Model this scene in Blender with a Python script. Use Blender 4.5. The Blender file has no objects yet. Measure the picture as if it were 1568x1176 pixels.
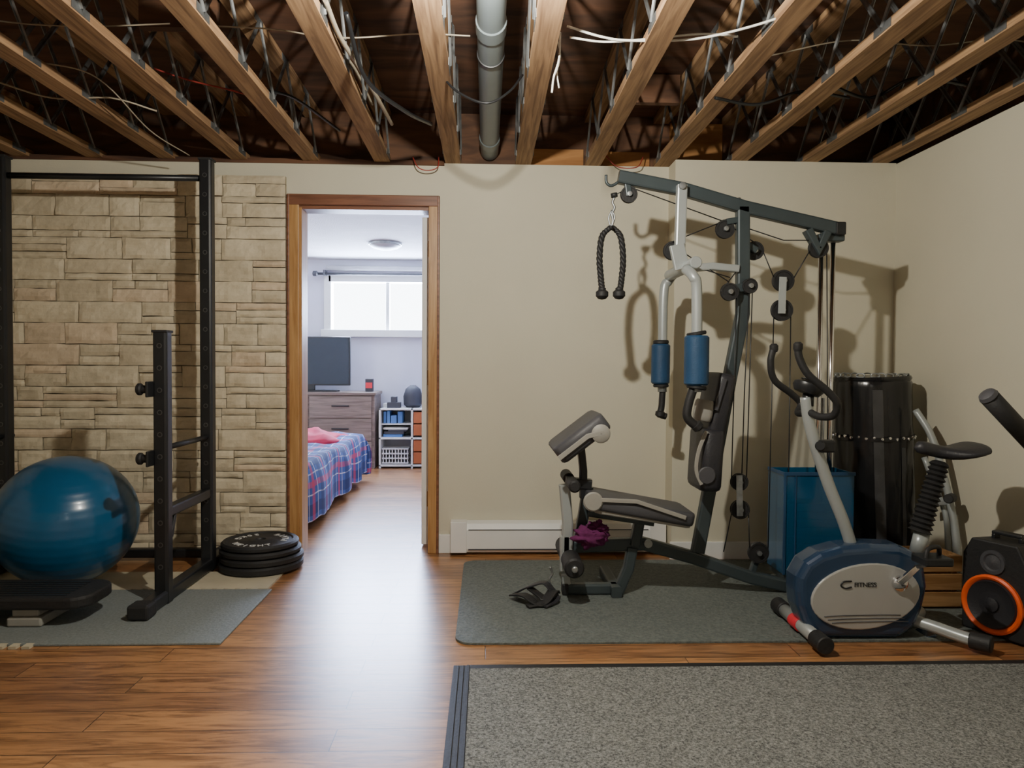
import bpy, math, random, bmesh
from mathutils import Vector, Matrix, noise
random.seed(11)
V=Vector
# ---------------- survey helpers (measured sight lines + known depth -> world metres) -------------
YAW=math.radians(2.03); PIT=math.radians(1.46); ROLL=math.radians(.35); CAMZ=1.10; FP=1100.0
Fw=V((math.sin(YAW)*math.cos(PIT),math.cos(YAW)*math.cos(PIT),-math.sin(PIT)))
R0=V((math.cos(YAW),-math.sin(YAW),0)); U0=R0.cross(Fw)
Rt=R0*math.cos(ROLL)+U0*math.sin(ROLL); Up=Rt.cross(Fw)
def at(px,py,Y):
    d=Fw+Rt*((px-784)/FP)+Up*((588-py)/FP)
    return V((0,0,CAMZ))+d*(Y/d.y)
def A(Y,*pts): return [at(p[0],p[1],p[2] if len(p)>2 else Y) for p in pts]

# ---------------- materials ----------------
def nt(name):
    m=bpy.data.materials.new(name); m.use_nodes=True
    n=m.node_tree; return m,n,n.nodes['Principled BSDF']
def c4(c): return (c[0],c[1],c[2],1)
def mat(name,col,rough=.5,metal=0,var=0.12,scale=6,bump=0.0,bscale=80,trans=0,emit=None,coat=0,stretch=(1,1,1),spec=None):
    m,n,b=nt(name); L=n.links
    tc=n.nodes.new('ShaderNodeTexCoord'); mp=n.nodes.new('ShaderNodeMapping'); mp.inputs['Scale'].default_value=stretch
    L.new(tc.outputs['Object'],mp.inputs['Vector'])
    ns=n.nodes.new('ShaderNodeTexNoise'); ns.inputs['Scale'].default_value=scale; ns.inputs['Detail'].default_value=5
    L.new(mp.outputs[0],ns.inputs['Vector'])
    r=n.nodes.new('ShaderNodeValToRGB'); r.color_ramp.elements[0].position=.3; r.color_ramp.elements[1].position=.7
    r.color_ramp.elements[0].color=c4([x*(1-var) for x in col]); r.color_ramp.elements[1].color=c4([min(1,x*(1+var)) for x in col])
    L.new(ns.outputs['Fac'],r.inputs[0]); L.new(r.outputs[0],b.inputs['Base Color'])
    b.inputs['Roughness'].default_value=rough; b.inputs['Metallic'].default_value=metal
    if spec is not None: b.inputs['Specular IOR Level'].default_value=spec
    if trans: b.inputs['Transmission Weight'].default_value=trans
    if coat: b.inputs['Coat Weight'].default_value=coat; b.inputs['Coat Roughness'].default_value=.15
    if bump:
        n2=n.nodes.new('ShaderNodeTexNoise'); n2.inputs['Scale'].default_value=bscale; n2.inputs['Detail'].default_value=4
        L.new(mp.outputs[0],n2.inputs['Vector'])
        bp=n.nodes.new('ShaderNodeBump'); bp.inputs['Strength'].default_value=bump; bp.inputs['Distance'].default_value=.01
        L.new(n2.outputs['Fac'],bp.inputs['Height']); L.new(bp.outputs[0],b.inputs['Normal'])
    return m
def mat_floor():
    m,n,b=nt('laminate_planks'); L=n.links
    tc=n.nodes.new('ShaderNodeTexCoord')
    br=n.nodes.new('ShaderNodeTexBrick'); br.offset=.37; br.offset_frequency=2
    for k,v in (('Scale',1),('Mortar Size',.0016),('Mortar Smooth',.1),('Bias',0),('Brick Width',1.2),('Row Height',.127)): br.inputs[k].default_value=v
    br.inputs['Color1'].default_value=(.43,.21,.082,1); br.inputs['Color2'].default_value=(.27,.125,.052,1); br.inputs['Mortar'].default_value=(.05,.024,.012,1)
    L.new(tc.outputs['Object'],br.inputs['Vector'])
    mp=n.nodes.new('ShaderNodeMapping'); mp.inputs['Scale'].default_value=(1.5,13,1); L.new(tc.outputs['Object'],mp.inputs['Vector'])
    ns=n.nodes.new('ShaderNodeTexNoise'); ns.inputs['Scale'].default_value=1.9; ns.inputs['Detail'].default_value=10; ns.inputs['Roughness'].default_value=.68; ns.inputs['Distortion'].default_value=1.6
    ad=n.nodes.new('ShaderNodeVectorMath'); ad.operation='MULTIPLY_ADD'; ad.inputs[1].default_value=(40,40,40)
    L.new(br.outputs['Color'],ad.inputs[0]); L.new(mp.outputs[0],ad.inputs[2]); L.new(ad.outputs[0],ns.inputs['Vector'])
    r=n.nodes.new('ShaderNodeValToRGB'); r.color_ramp.elements[0].position=.36; r.color_ramp.elements[0].color=(.42,.38,.36,1)
    r.color_ramp.elements[1].position=.58; r.color_ramp.elements[1].color=(1.15,1.15,1.15,1)
    L.new(ns.outputs['Fac'],r.inputs[0])
    mx=n.nodes.new('ShaderNodeMix'); mx.data_type='RGBA'; mx.blend_type='MULTIPLY'; mx.inputs[0].default_value=1
    L.new(br.outputs['Color'],mx.inputs[6]); L.new(r.outputs[0],mx.inputs[7]); L.new(mx.outputs[2],b.inputs['Base Color'])
    b.inputs['Roughness'].default_value=.30; b.inputs['Specular IOR Level'].default_value=.8
    bp=n.nodes.new('ShaderNodeBump'); bp.inputs['Strength'].default_value=.25; bp.inputs['Distance'].default_value=.003
    L.new(br.outputs['Fac'],bp.inputs['Height']); bp.invert=True
    bp2=n.nodes.new('ShaderNodeBump'); bp2.inputs['Strength'].default_value=.05; bp2.inputs['Distance'].default_value=.003
    L.new(ns.outputs['Fac'],bp2.inputs['Height']); L.new(bp.outputs[0],bp2.inputs['Normal']); L.new(bp2.outputs[0],b.inputs['Normal'])
    return m
def mat_wood(name,c1,c2,axis=1,rough=.6,sc=3,st=14):
    m,n,b=nt(name); L=n.links
    tc=n.nodes.new('ShaderNodeTexCoord'); mp=n.nodes.new('ShaderNodeMapping')
    s=[st,st,st]; s[axis]=1; mp.inputs['Scale'].default_value=s
    oi=n.nodes.new('ShaderNodeObjectInfo'); av=n.nodes.new('ShaderNodeVectorMath'); av.operation='ADD'
    L.new(tc.outputs['Object'],av.inputs[0]); L.new(oi.outputs['Random'],av.inputs[1]); L.new(av.outputs[0],mp.inputs['Vector'])
    ns=n.nodes.new('ShaderNodeTexNoise'); ns.inputs['Scale'].default_value=sc; ns.inputs['Detail'].default_value=7; ns.inputs['Distortion'].default_value=.8
    L.new(mp.outputs[0],ns.inputs['Vector'])
    r=n.nodes.new('ShaderNodeValToRGB'); r.color_ramp.elements[0].position=.35; r.color_ramp.elements[1].position=.65
    r.color_ramp.elements[0].color=c4(c1); r.color_ramp.elements[1].color=c4(c2)
    L.new(ns.outputs['Fac'],r.inputs[0]); L.new(r.outputs[0],b.inputs['Base Color']); b.inputs['Roughness'].default_value=rough
    return m
def mat_speck(name,c1,c2,sc,bump=.4,rough=.9,lo=.45,hi=.6,bsc=None):
    m,n,b=nt(name); L=n.links
    tc=n.nodes.new('ShaderNodeTexCoord')
    ns=n.nodes.new('ShaderNodeTexNoise'); ns.inputs['Scale'].default_value=sc; ns.inputs['Detail'].default_value=6; ns.inputs['Roughness'].default_value=.8
    L.new(tc.outputs['Object'],ns.inputs['Vector'])
    r=n.nodes.new('ShaderNodeValToRGB'); r.color_ramp.elements[0].position=lo; r.color_ramp.elements[1].position=hi
    r.color_ramp.elements[0].color=c4(c1); r.color_ramp.elements[1].color=c4(c2)
    L.new(ns.outputs['Fac'],r.inputs[0]); L.new(r.outputs[0],b.inputs['Base Color']); b.inputs['Roughness'].default_value=rough
    v=n.nodes.new('ShaderNodeTexVoronoi'); v.inputs['Scale'].default_value=bsc or sc
    L.new(tc.outputs['Object'],v.inputs['Vector'])
    bp=n.nodes.new('ShaderNodeBump'); bp.inputs['Strength'].default_value=bump; bp.inputs['Distance'].default_value=.004
    L.new(v.outputs['Distance'],bp.inputs['Height']); L.new(bp.outputs[0],b.inputs['Normal'])
    return m
def mat_stone():
    m,n,b=nt('stacked_stone'); L=n.links
    vc=n.nodes.new('ShaderNodeVertexColor'); vc.layer_name='Col'
    tc=n.nodes.new('ShaderNodeTexCoord')
    ns=n.nodes.new('ShaderNodeTexNoise'); ns.inputs['Scale'].default_value=9; ns.inputs['Detail'].default_value=9; ns.inputs['Roughness'].default_value=.65; L.new(tc.outputs['Object'],ns.inputs['Vector'])
    r=n.nodes.new('ShaderNodeValToRGB'); r.color_ramp.elements[0].position=.3; r.color_ramp.elements[1].position=.7
    r.color_ramp.elements[0].color=(.80,.77,.73,1); r.color_ramp.elements[1].color=(1.1,1.1,1.1,1)
    L.new(ns.outputs['Fac'],r.inputs[0])
    mx=n.nodes.new('ShaderNodeMix'); mx.data_type='RGBA'; mx.blend_type='MULTIPLY'; mx.inputs[0].default_value=1
    L.new(vc.outputs[0],mx.inputs[6]); L.new(r.outputs[0],mx.inputs[7]); L.new(mx.outputs[2],b.inputs['Base Color'])
    b.inputs['Roughness'].default_value=.92
    n2=n.nodes.new('ShaderNodeTexNoise'); n2.inputs['Scale'].default_value=45; n2.inputs['Detail'].default_value=8; L.new(tc.outputs['Object'],n2.inputs['Vector'])
    bp=n.nodes.new('ShaderNodeBump'); bp.inputs['Strength'].default_value=.35; bp.inputs['Distance'].default_value=.008
    L.new(n2.outputs['Fac'],bp.inputs['Height']); L.new(bp.outputs[0],b.inputs['Normal'])
    return m
def mat_plaid():
    m,n,b=nt('plaid_fabric'); L=n.links
    tc=n.nodes.new('ShaderNodeTexCoord'); sp=n.nodes.new('ShaderNodeSeparateXYZ'); L.new(tc.outputs['UV'],sp.inputs[0])
    def stripe(ax,f,lo,hi,off=0):
        a=n.nodes.new('ShaderNodeMath'); a.operation='MULTIPLY_ADD'; a.inputs[1].default_value=f; a.inputs[2].default_value=off; L.new(sp.outputs[ax],a.inputs[0])
        fr=n.nodes.new('ShaderNodeMath'); fr.operation='FRACT'; L.new(a.outputs[0],fr.inputs[0])
        g=n.nodes.new('ShaderNodeMath'); g.operation='GREATER_THAN'; g.inputs[1].default_value=lo; L.new(fr.outputs[0],g.inputs[0])
        l=n.nodes.new('ShaderNodeMath'); l.operation='LESS_THAN'; l.inputs[1].default_value=hi; L.new(fr.outputs[0],l.inputs[0])
        p=n.nodes.new('ShaderNodeMath'); p.operation='MULTIPLY'; L.new(g.outputs[0],p.inputs[0]); L.new(l.outputs[0],p.inputs[1]); return p.outputs[0]
    cur=None
    def over(fac,col,amt):
        nonlocal cur
        mx=n.nodes.new('ShaderNodeMix'); mx.data_type='RGBA'
        q=n.nodes.new('ShaderNodeMath'); q.operation='MULTIPLY'; q.inputs[1].default_value=amt; L.new(fac,q.inputs[0]); L.new(q.outputs[0],mx.inputs[0])
        if cur is None: mx.inputs[6].default_value=(.04,.09,.28,1)
        else: L.new(cur,mx.inputs[6])
        mx.inputs[7].default_value=c4(col); cur=mx.outputs[2]
    for ax in (0,1):
        over(stripe(ax,3.3,.05,.3),(.01,.02,.09),.65)
        over(stripe(ax,3.3,.57,.70),(.55,.04,.07),.55)
        over(stripe(ax,3.3,.84,.87),(.6,.6,.7),.75)
        over(stripe(ax,3.3,.40,.43),(.6,.6,.7),.5)
    L.new(cur,b.inputs['Base Color']); b.inputs['Roughness'].default_value=.9
    return m

M={}
M['floor']=mat_floor()
M['wall']=mat('wall_paint',(.635,.60,.475),.75,var=.03,scale=2,bump=.06,bscale=120)
M['bedwall']=mat('bedroom_paint',(.66,.66,.76),.8,var=.02)
M['white']=mat('white_paint',(.80,.80,.78),.45,var=.03)
M['ceilw']=mat('popcorn_ceiling',(.70,.70,.71),.95,var=.05,bump=.6,bscale=90)
M['stone']=mat_stone()
M['grout']=mat('stone_backing',(.16,.13,.09),.95)
M['oak']=mat_wood('oak_trim',(.36,.18,.06),(.52,.30,.12),2,.4)
M['oakred']=mat_wood('stained_trim',(.14,.055,.03),(.24,.10,.055),0,.4)
M['joist']=mat_wood('joist_pine',(.19,.105,.052),(.40,.245,.125),1,.8,2.5,18)
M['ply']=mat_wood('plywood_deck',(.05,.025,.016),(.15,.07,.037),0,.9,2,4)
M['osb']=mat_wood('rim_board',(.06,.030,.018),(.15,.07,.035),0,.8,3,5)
M['osb2']=mat_wood('osb_patch',(.30,.13,.04),(.50,.25,.09),0,.8,3,5)
M['galv']=mat('galvanised',(.36,.38,.39),.42,.85,var=.3,scale=30)
M['web']=mat('dull_galvanised_web',(.22,.23,.235),.5,.8,var=.4,scale=14)
M['pvc']=mat('grey_pvc',(.14,.17,.18),.4,var=.05)
M['black']=mat('black_powdercoat',(.013,.014,.016),.38,var=.2)
M['rubber']=mat('black_rubber',(.014,.014,.015),.6,var=.2,bump=.15)
M['holes']=mat('hole_edge',(.10,.10,.10),.4,.6)
M['steel']=mat('slate_enamel',(.050,.066,.072),.38,.2,var=.1)
M['silver']=mat('silver_enamel',(.38,.41,.41),.35,.3,var=.06)
M['chrome']=mat('chrome',(.8,.8,.82),.12,1,var=.02)
M['foamblue']=mat('blue_foam',(.012,.055,.13),.5,var=.2,bump=.2,bscale=200)
M['padgrey']=mat('grey_vinyl',(.062,.062,.070),.5,var=.12,bump=.15,bscale=200)
M['padlight']=mat('light_vinyl',(.30,.29,.26),.5,var=.08)
M['paddark']=mat('dark_vinyl',(.025,.025,.03),.45,var=.15,bump=.15,bscale=150)
M['cover']=mat('grey_cover_plastic',(.46,.46,.44),.35,.3,var=.04)
M['navy']=mat('navy_plastic',(.022,.052,.11),.25,.2,var=.1,coat=.6)
M['ball']=mat('ball_vinyl',(.010,.095,.21),.3,var=.05,coat=.25)
M['acryl']=mat('blue_acrylic',(.02,.16,.34),.12,var=.05,trans=.6)
M['vinyl']=mat('bag_vinyl',(.012,.012,.013),.22,var=.2,bump=1.0,bscale=6,stretch=(1,1,.4))
M['duct']=mat('worn_vinyl_tape',(.05,.05,.052),.28,var=.3,bump=.6,bscale=12)
M['red']=mat('red_label',(.7,.03,.05),.4,var=.05)
M['orange']=mat('orange_ring',(.9,.12,.02),.4,var=.05)
M['purple']=mat('purple_cloth',(.13,.012,.09),.9,var=.3,bump=.4,bscale=60)
M['redcloth']=mat('red_blanket',(.50,.02,.07),.85,var=.3)
M['plaid']=mat_plaid()
M['dresser']=mat_wood('dresser_wood',(.15,.11,.09),(.28,.21,.175),0,.5,3,12)
M['screen']=mat('tv_screen',(.03,.04,.055),.2,var=.05)
M['gymmat']=mat_speck('textured_gym_mat',(.085,.100,.095),(.150,.170,.158),60,.7,.75,.4,.6,60)
M['foammat']=mat_speck('grey_foam_mat',(.155,.175,.17),(.215,.238,.23),90,.3,.75,.4,.6)
M['beige']=mat('beige_foam',(.50,.45,.33),.8,var=.1)
M['carpet']=mat_speck('speckled_carpet',(.030,.032,.032),(.40,.41,.385),130,.6,.95,.38,.70,150)
M['wirew']=mat('white_cable',(.75,.74,.68),.5)
M['wirey']=mat('tan_cable',(.36,.31,.23),.5)
M['wirer']=mat('red_cable',(.35,.04,.03),.5)
M['crate']=mat_wood('crate_wood',(.28,.14,.05),(.46,.26,.11),0,.6)
M['ink']=mat('white_ink',(.75,.75,.72),.5)
M['lampglass']=mat('lamp_glass',(.5,.5,.53),.4)
M['basket']=mat('basket_plastic',(.7,.7,.72),.5)
M['bk1']=mat('book_blue',(.08,.2,.5),.6); M['bk2']=mat('book_dark',(.04,.04,.05),.6); M['bk3']=mat('box_orange',(.42,.12,.04),.6)

# ---------------- geometry helpers ----------------
def empty(name,loc=(0,0,0)):
    e=bpy.data.objects.new(name,None); e.location=loc; e.empty_display_size=.1
    bpy.context.collection.objects.link(e); return e
def link(o,parent):
    bpy.context.collection.objects.link(o)
    if parent is not None:
        o.parent=parent; o.matrix_parent_inverse=Matrix.Translation(-V(parent.location))
def mk(name,vs,fs,m,parent=None,smooth=False,bevel=0,seg=2,sub=0,T=None):
    me=bpy.data.meshes.new(name)
    if T is not None: vs=[T@V(v) for v in vs]
    me.from_pydata([tuple(v) for v in vs],[],fs); me.validate(); me.update()
    me.materials.append(M[m] if isinstance(m,str) else m)
    bm=bmesh.new(); bm.from_mesh(me); bmesh.ops.recalc_face_normals(bm,faces=bm.faces); bm.to_mesh(me); bm.free()
    if smooth: me.polygons.foreach_set('use_smooth',[True]*len(me.polygons))
    o=bpy.data.objects.new(name,me); link(o,parent)
    if bevel:
        b=o.modifiers.new('b','BEVEL'); b.width=bevel; b.segments=seg; b.limit_method='ANGLE'; b.angle_limit=math.radians(35)
    return o
def boxv(c,s):
    x,y,z=[k/2 for k in s]; c=V(c)
    return [c+V(p) for p in ((-x,-y,-z),(x,-y,-z),(x,y,-z),(-x,y,-z),(-x,-y,z),(x,-y,z),(x,y,z),(-x,y,z))]
BF=[(0,3,2,1),(4,5,6,7),(0,1,5,4),(1,2,6,5),(2,3,7,6),(3,0,4,7)]
def box(name,c,s,m,p=None,bevel=0.0,T=None,seg=2): return mk(name,boxv(c,s),BF,m,p,bevel=bevel,T=T,seg=seg)
def bb(name,x0,x1,y0,y1,z0,z1,m,p=None,bevel=0,T=None): return box(name,((x0+x1)/2,(y0+y1)/2,(z0+z1)/2),(x1-x0,y1-y0,z1-z0),m,p,bevel,T)
def multi(name,bl,m,p=None,bevel=0,T=None):
    vs=[];fs=[]
    for (x0,x1,y0,y1,z0,z1) in bl:
        k=len(vs); vs+=boxv(((x0+x1)/2,(y0+y1)/2,(z0+z1)/2),(x1-x0,y1-y0,z1-z0)); fs+=[tuple(i+k for i in f) for f in BF]
    return mk(name,vs,fs,m,p,bevel=bevel,T=T)
def cat(pts,n=8):
    P=[V(p) for p in pts]; P=[P[0]*2-P[1]]+P+[P[-1]*2-P[-2]]; out=[]
    for i in range(1,len(P)-2):
        for k in range(n):
            t=k/n; a,b,c,d=P[i-1:i+3]
            out.append(.5*((2*b)+(c-a)*t+(2*a-5*b+4*c-d)*t*t+(3*b-a-3*c+d)*t**3))
    out.append(P[-2]); return out
def rr(w,h,r=None,n=3):
    r=r if r is not None else min(w,h)*.18; o=[]
    for cx,cy,a0 in ((w/2-r,h/2-r,0),(-w/2+r,h/2-r,90),(-w/2+r,-h/2+r,180),(w/2-r,-h/2+r,270)):
        for k in range(n): a=math.radians(a0+90*k/(n-1)); o.append((cx+r*math.cos(a),cy+r*math.sin(a)))
    return o
def circ(r,n=14): return [(r*math.cos(2*math.pi*k/n),r*math.sin(2*math.pi*k/n)) for k in range(n)]
def sweepg(pts,prof,up=None,scales=None):
    P=[V(p) for p in pts]; n=len(P); T=[]
    for i in range(n):
        if i==0:t=P[1]-P[0]
        elif i==n-1:t=P[-1]-P[-2]
        else:t=(P[i]-P[i-1]).normalized()+(P[i+1]-P[i]).normalized()
        T.append(t.normalized())
    vs=[];fs=[];prev=None;k=len(prof)
    for i in range(n):
        t=T[i]
        if up is not None: b=(V(up)-t*t.dot(V(up))).normalized()
        else:
            if prev is None:
                a=V((0,0,1)) if abs(t.z)<.9 else V((0,1,0)); b=(a-t*t.dot(a)).normalized()
            else: b=(prev-t*t.dot(prev)).normalized()
        prev=b; nn=t.cross(b).normalized()
        ms=1
        if 0<i<n-1:
            c=t.dot((P[i+1]-P[i]).normalized()); ms=min(1/max(c,.4),1.6)
        sc=scales[i] if scales else 1
        for (x,y) in prof: vs.append(P[i]+nn*(x*ms*sc)+b*(y*sc))
    for i in range(n-1):
        for j in range(k): fs.append((i*k+j,i*k+(j+1)%k,(i+1)*k+(j+1)%k,(i+1)*k+j))
    fs.append(tuple(range(k))); fs.append(tuple(range((n-1)*k,n*k)))
    return vs,fs
def rect(name,pts,w,h,m,p=None,up=(0,1,0)):
    vs,fs=sweepg(pts,rr(w,h),up); return mk(name,vs,fs,m,p)
def shade(o,ang=40):
    me=o.data; me.polygons.foreach_set('use_smooth',[len(f.vertices)<=4 for f in me.polygons]); return o
def tube(name,pts,r,m,p=None,n=14,scales=None):
    vs,fs=sweepg(pts,circ(r,n),None,scales); return shade(mk(name,vs,fs,m,p))
def lathe(name,c,axis,prof,m,p=None,seg=32,smooth=True,T=None):
    c=V(c); ax=V(axis).normalized(); a=V((0,0,1)) if abs(ax.z)<.9 else V((1,0,0)); u=(a-ax*ax.dot(a)).normalized(); w=ax.cross(u)
    vs=[];fs=[]
    for (r,h) in prof:
        for k in range(seg):
            t=2*math.pi*k/seg; vs.append(c+ax*h+(u*math.cos(t)+w*math.sin(t))*max(r,1e-4))
    for i in range(len(prof)-1):
        for k in range(seg): fs.append((i*seg+k,i*seg+(k+1)%seg,(i+1)*seg+(k+1)%seg,(i+1)*seg+k))
    fs.append(tuple(range(seg))); fs.append(tuple(range((len(prof)-1)*seg,len(prof)*seg)))
    o=mk(name,vs,fs,m,p,T=T)
    if smooth:
        shade(o); e=o.modifiers.new('es','EDGE_SPLIT'); e.split_angle=math.radians(40)
    return o
def cyl(name,a,b,r,m,p=None,bev=.004,seg=24):
    a=V(a);b=V(b);L=(b-a).length
    return lathe(name,a,b-a,[(r-bev,0),(r,bev),(r,L-bev),(r-bev,L)],m,p,seg)
def ext(name,poly,axis_pts,m,p=None,bevel=.01,seg=3):
    P=[V(q) for q in poly]; d=V(axis_pts); n=len(P)
    vs=P+[q+d for q in P]; fs=[tuple(range(n)),tuple(range(n,2*n))]+[(i,(i+1)%n,(i+1)%n+n,i+n) for i in range(n)]
    return mk(name,vs,fs,m,p,bevel=bevel,seg=seg)
def pulley(name,c,r,p,axis=(0,1,0),w=.022):
    lathe(name,V(c)-V(axis)*w/2,axis,[(r*.25,0),(r*.3,0),(r*.32,.003),(r*.8,.003),(r*.82,0),(r,0),(r,.003),(r*.86,w/2),(r,w-.003),(r,w),(r*.82,w),(r*.8,w-.003),(r*.3,w-.003),(r*.25,w)],'rubber',p,28)
    lathe(name+'_bolt',V(c)-V(axis)*(w/2+.014),axis,[(.004,0),(.012,.001),(.012,w+.027),(.004,w+.028)],'galv',p,8,False)

# ---------------- room shell ----------------
XL,XR,YB,YW,ZC=-3.5,2.33,-1.6,4.2,2.268
JZ=ZC-2.30
bb('floor',-4.6,2.45,YB-.12,8.25,-.1,0,'floor')
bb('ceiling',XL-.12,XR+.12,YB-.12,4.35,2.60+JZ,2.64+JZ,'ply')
DX0,DX1,DZ=-1.085,-.335,2.015
multi('wall_back',[(XL,DX0,YW,4.32,0,ZC),(DX1,XR,YW,4.32,0,ZC),(DX0,DX1,YW,4.32,DZ,ZC),(1.06,XR,4.05,YW,0,ZC)],'wall')
bb('wall_right',XR,XR+.12,YB,4.32,0,ZC-.005,'wall')
bb('wall_left',XL-.12,XL,YB,4.32,0,ZC,'wall')
bb('wall_front',XL-.12,XR+.12,YB-.12,YB,0,ZC,'wall')
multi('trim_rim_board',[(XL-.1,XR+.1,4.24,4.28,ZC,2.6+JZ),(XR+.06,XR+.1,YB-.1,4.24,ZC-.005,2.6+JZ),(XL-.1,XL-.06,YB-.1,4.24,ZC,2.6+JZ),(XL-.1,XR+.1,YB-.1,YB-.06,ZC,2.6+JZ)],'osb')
multi('trim_osb_patch',[(1.07,1.38,4.22,4.238,ZC+.045,ZC+.26),(.25,.56,4.225,4.239,ZC+.0,ZC+.10),(.66,.95,4.225,4.239,ZC,ZC+.09)],'osb2')
multi('trim_sill_plate',[(XL,-.25,4.19,4.23,ZC-.015,ZC+.012)],'ply')
# bedroom shell
bb('wall_bedroom_left',-4.6,-4.5,4.32,8.1,0,ZC,'bedwall')
bb('wall_bedroom_right',.7,.8,4.32,8.1,0,ZC,'bedwall')
WX0,WX1,WZ0,WZ1=-1.76,-.45,1.47,2.04
multi('wall_bedroom_back',[(-4.6,WX0,8.1,8.22,0,ZC),(WX1,.8,8.1,8.22,0,ZC),(WX0,WX1,8.1,8.22,0,WZ0),(WX0,WX1,8.1,8.22,WZ1,ZC)],'bedwall')
bb('ceiling_bedroom',-4.6,.8,4.32,8.22,ZC,ZC+.05,'ceilw')
# doorway
d=empty('door_1',(DX0,YW,0))
multi('jamb',[(DX0,DX0+.018,YW-.004,4.33,0,DZ-.012),(DX1-.0,DX1+.018,YW-.004,4.33,0,DZ)],'oak',d)
multi('casing_sides',[(DX0-.062,DX0+.004,YW-.018,YW,0,DZ+.06),(DX1-.004,DX1+.058,YW-.018,YW,0,DZ+.06)],'oak',d,.004)
multi('casing_head',[(DX0-.064,DX1+.060,YW-.022,YW,DZ,DZ+.062)],'oakred',d,.004)
multi('casing_edges',[(DX0-.064,DX0-.05,YW-.024,YW,0,DZ+.06),(DX1+.046,DX1+.060,YW-.024,YW,0,DZ+.06)],'oakred',d,.003)
multi('head_jamb',[(DX0,DX1,YW,4.33,DZ-.02,DZ)],'oakred',d)
bb('leaf',DX1-.055,DX1-.015,4.34,5.06,.015,DZ-.03,'white',d,.003)
multi('hinges',[(DX1-.02,DX1-.004,4.315,4.345,z,z+.09) for z in (.25,.98,1.75)],'oak',d,.002)
# baseboards / heater
multi('baseboard_back',[(DX1+.06,-.2,YW-.014,YW,0,.11),(1.0,1.06,YW-.014,YW,0,.1),(1.05,XR,4.036,4.05,0,.1)],'white',None,.003)
multi('baseboard_bedroom',[(-4.5,.7,8.086,8.1,0,.1)],'white')
h=empty('baseboard_heater',(.4,4.17,.1))
hx0,hx1=-.2,1.045
vs=[];prof=[(4.198,.02),(4.135,.02),(4.125,.04),(4.125,.15),(4.145,.185),(4.198,.195)]
for x in (hx0,hx1):
    for (y,z) in prof: vs.append((x,y,z))
n=len(prof); mk('case',vs,[tuple(range(n)),tuple(range(n,2*n))]+[(i,(i+1)%n,(i+1)%n+n,i+n) for i in range(n)],'white',h,bevel=.003)
multi('grille',[(hx0+.1,hx1-.1,4.122,4.13,.150,.154),(hx0+.1,hx1-.1,4.122,4.13,.035,.041)],'padgrey',h)
multi('end_caps',[(hx0-.004,hx0+.09,4.12,4.199,.018,.198),(hx1-.09,hx1+.004,4.12,4.199,.018,.198)],'white',h,.004)

# stone veneer
def stone_wall():
    vs=[];fs=[];cols=[]
    x0,x1,ztop=-3.3,-1.152,2.175; z=.0
    def stone(xa,xb,za,zb):
        g=.0018; xa+=g;xb-=g;za+=g;zb-=g
        nx=max(3,int((xb-xa)/.022)); nz=max(3,int((zb-za)/.018)); base=.019+random.random()*.012
        tilt=(random.random()-.5)*.010; tz=(random.random()-.5)*.008
        t=random.random(); c=V((.72,.64,.475)).lerp(V((.60,.525,.385)),t)
        if random.random()<.14: c=V((.70,.575,.42))
        c*=.93+.14*random.random()
        k=len(vs); off=random.random()*50
        for j in range(nz+1):
            for i in range(nx+1):
                x=xa+(xb-xa)*i/nx; zz=za+(zb-za)*j/nz
                e=min(i,nx-i,j,nz-j)
                dd=base+tilt*(i/nx-.5)+tz*(j/nz-.5)+.008*noise.noise(V((x*8+off,zz*22,off)))+.004*noise.noise(V((x*40,zz*40,off)))
                if e==0: dd-=.007
                vs.append((x,4.187-dd,zz+(.0 if 0<j<nz else .003*noise.noise(V((x*12,zz*9,off))))))
        for j in range(nz):
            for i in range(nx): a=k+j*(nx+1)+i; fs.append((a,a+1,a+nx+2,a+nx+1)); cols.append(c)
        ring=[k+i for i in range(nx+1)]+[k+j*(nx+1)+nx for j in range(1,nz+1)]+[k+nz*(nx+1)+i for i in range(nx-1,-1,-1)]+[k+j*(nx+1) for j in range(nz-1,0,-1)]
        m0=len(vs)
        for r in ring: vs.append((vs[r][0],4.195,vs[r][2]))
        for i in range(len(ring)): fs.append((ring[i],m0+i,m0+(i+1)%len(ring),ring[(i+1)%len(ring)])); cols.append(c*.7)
    nrow=18; hh=ztop/nrow
    for row in range(nrow):
        x=x1
        while x>x0:
            w=random.uniform(.15,.44); w=min(w,x-x0) if x-w>x0+.08 else x-x0
            typ=random.random()
            if typ<.40: stone(x-w,x,z,z+hh)
            elif typ<.93:
                f=random.choice([.33,.45,.6,.68])
                if w>.26 and random.random()<.7:
                    q=random.uniform(.3,.7)
                    if random.random()<.5: stone(x-w,x,z,z+hh*f); stone(x-w,x-w*q,z+hh*f,z+hh); stone(x-w*q,x,z+hh*f,z+hh)
                    else: stone(x-w,x,z+hh*f,z+hh); stone(x-w,x-w*q,z,z+hh*f); stone(x-w*q,x,z,z+hh*f)
                else: stone(x-w,x,z,z+hh*f); stone(x-w,x,z+hh*f,z+hh)
            else:
                stone(x-w,x,z,z+hh*.33);stone(x-w,x,z+hh*.33,z+hh*.66);stone(x-w,x,z+hh*.66,z+hh)
            x-=w
        z+=hh
    me=bpy.data.meshes.new('stone'); me.from_pydata([tuple(v) for v in vs],[],fs)
    ca=me.color_attributes.new('Col','FLOAT_COLOR','CORNER'); li=0
    for f,c in zip(me.polygons,cols):
        for _ in f.vertices: ca.data[li].color=(c[0],c[1],c[2],1); li+=1
    me.materials.append(M['stone']); e=empty('wall_stone_veneer',(-2.2,4.18,1.1))
    o=bpy.data.objects.new('stones',me); link(o,e)
    bb('backing',-3.3,-1.155,4.184,4.1995,.0,2.17,'grout',e)
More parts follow.
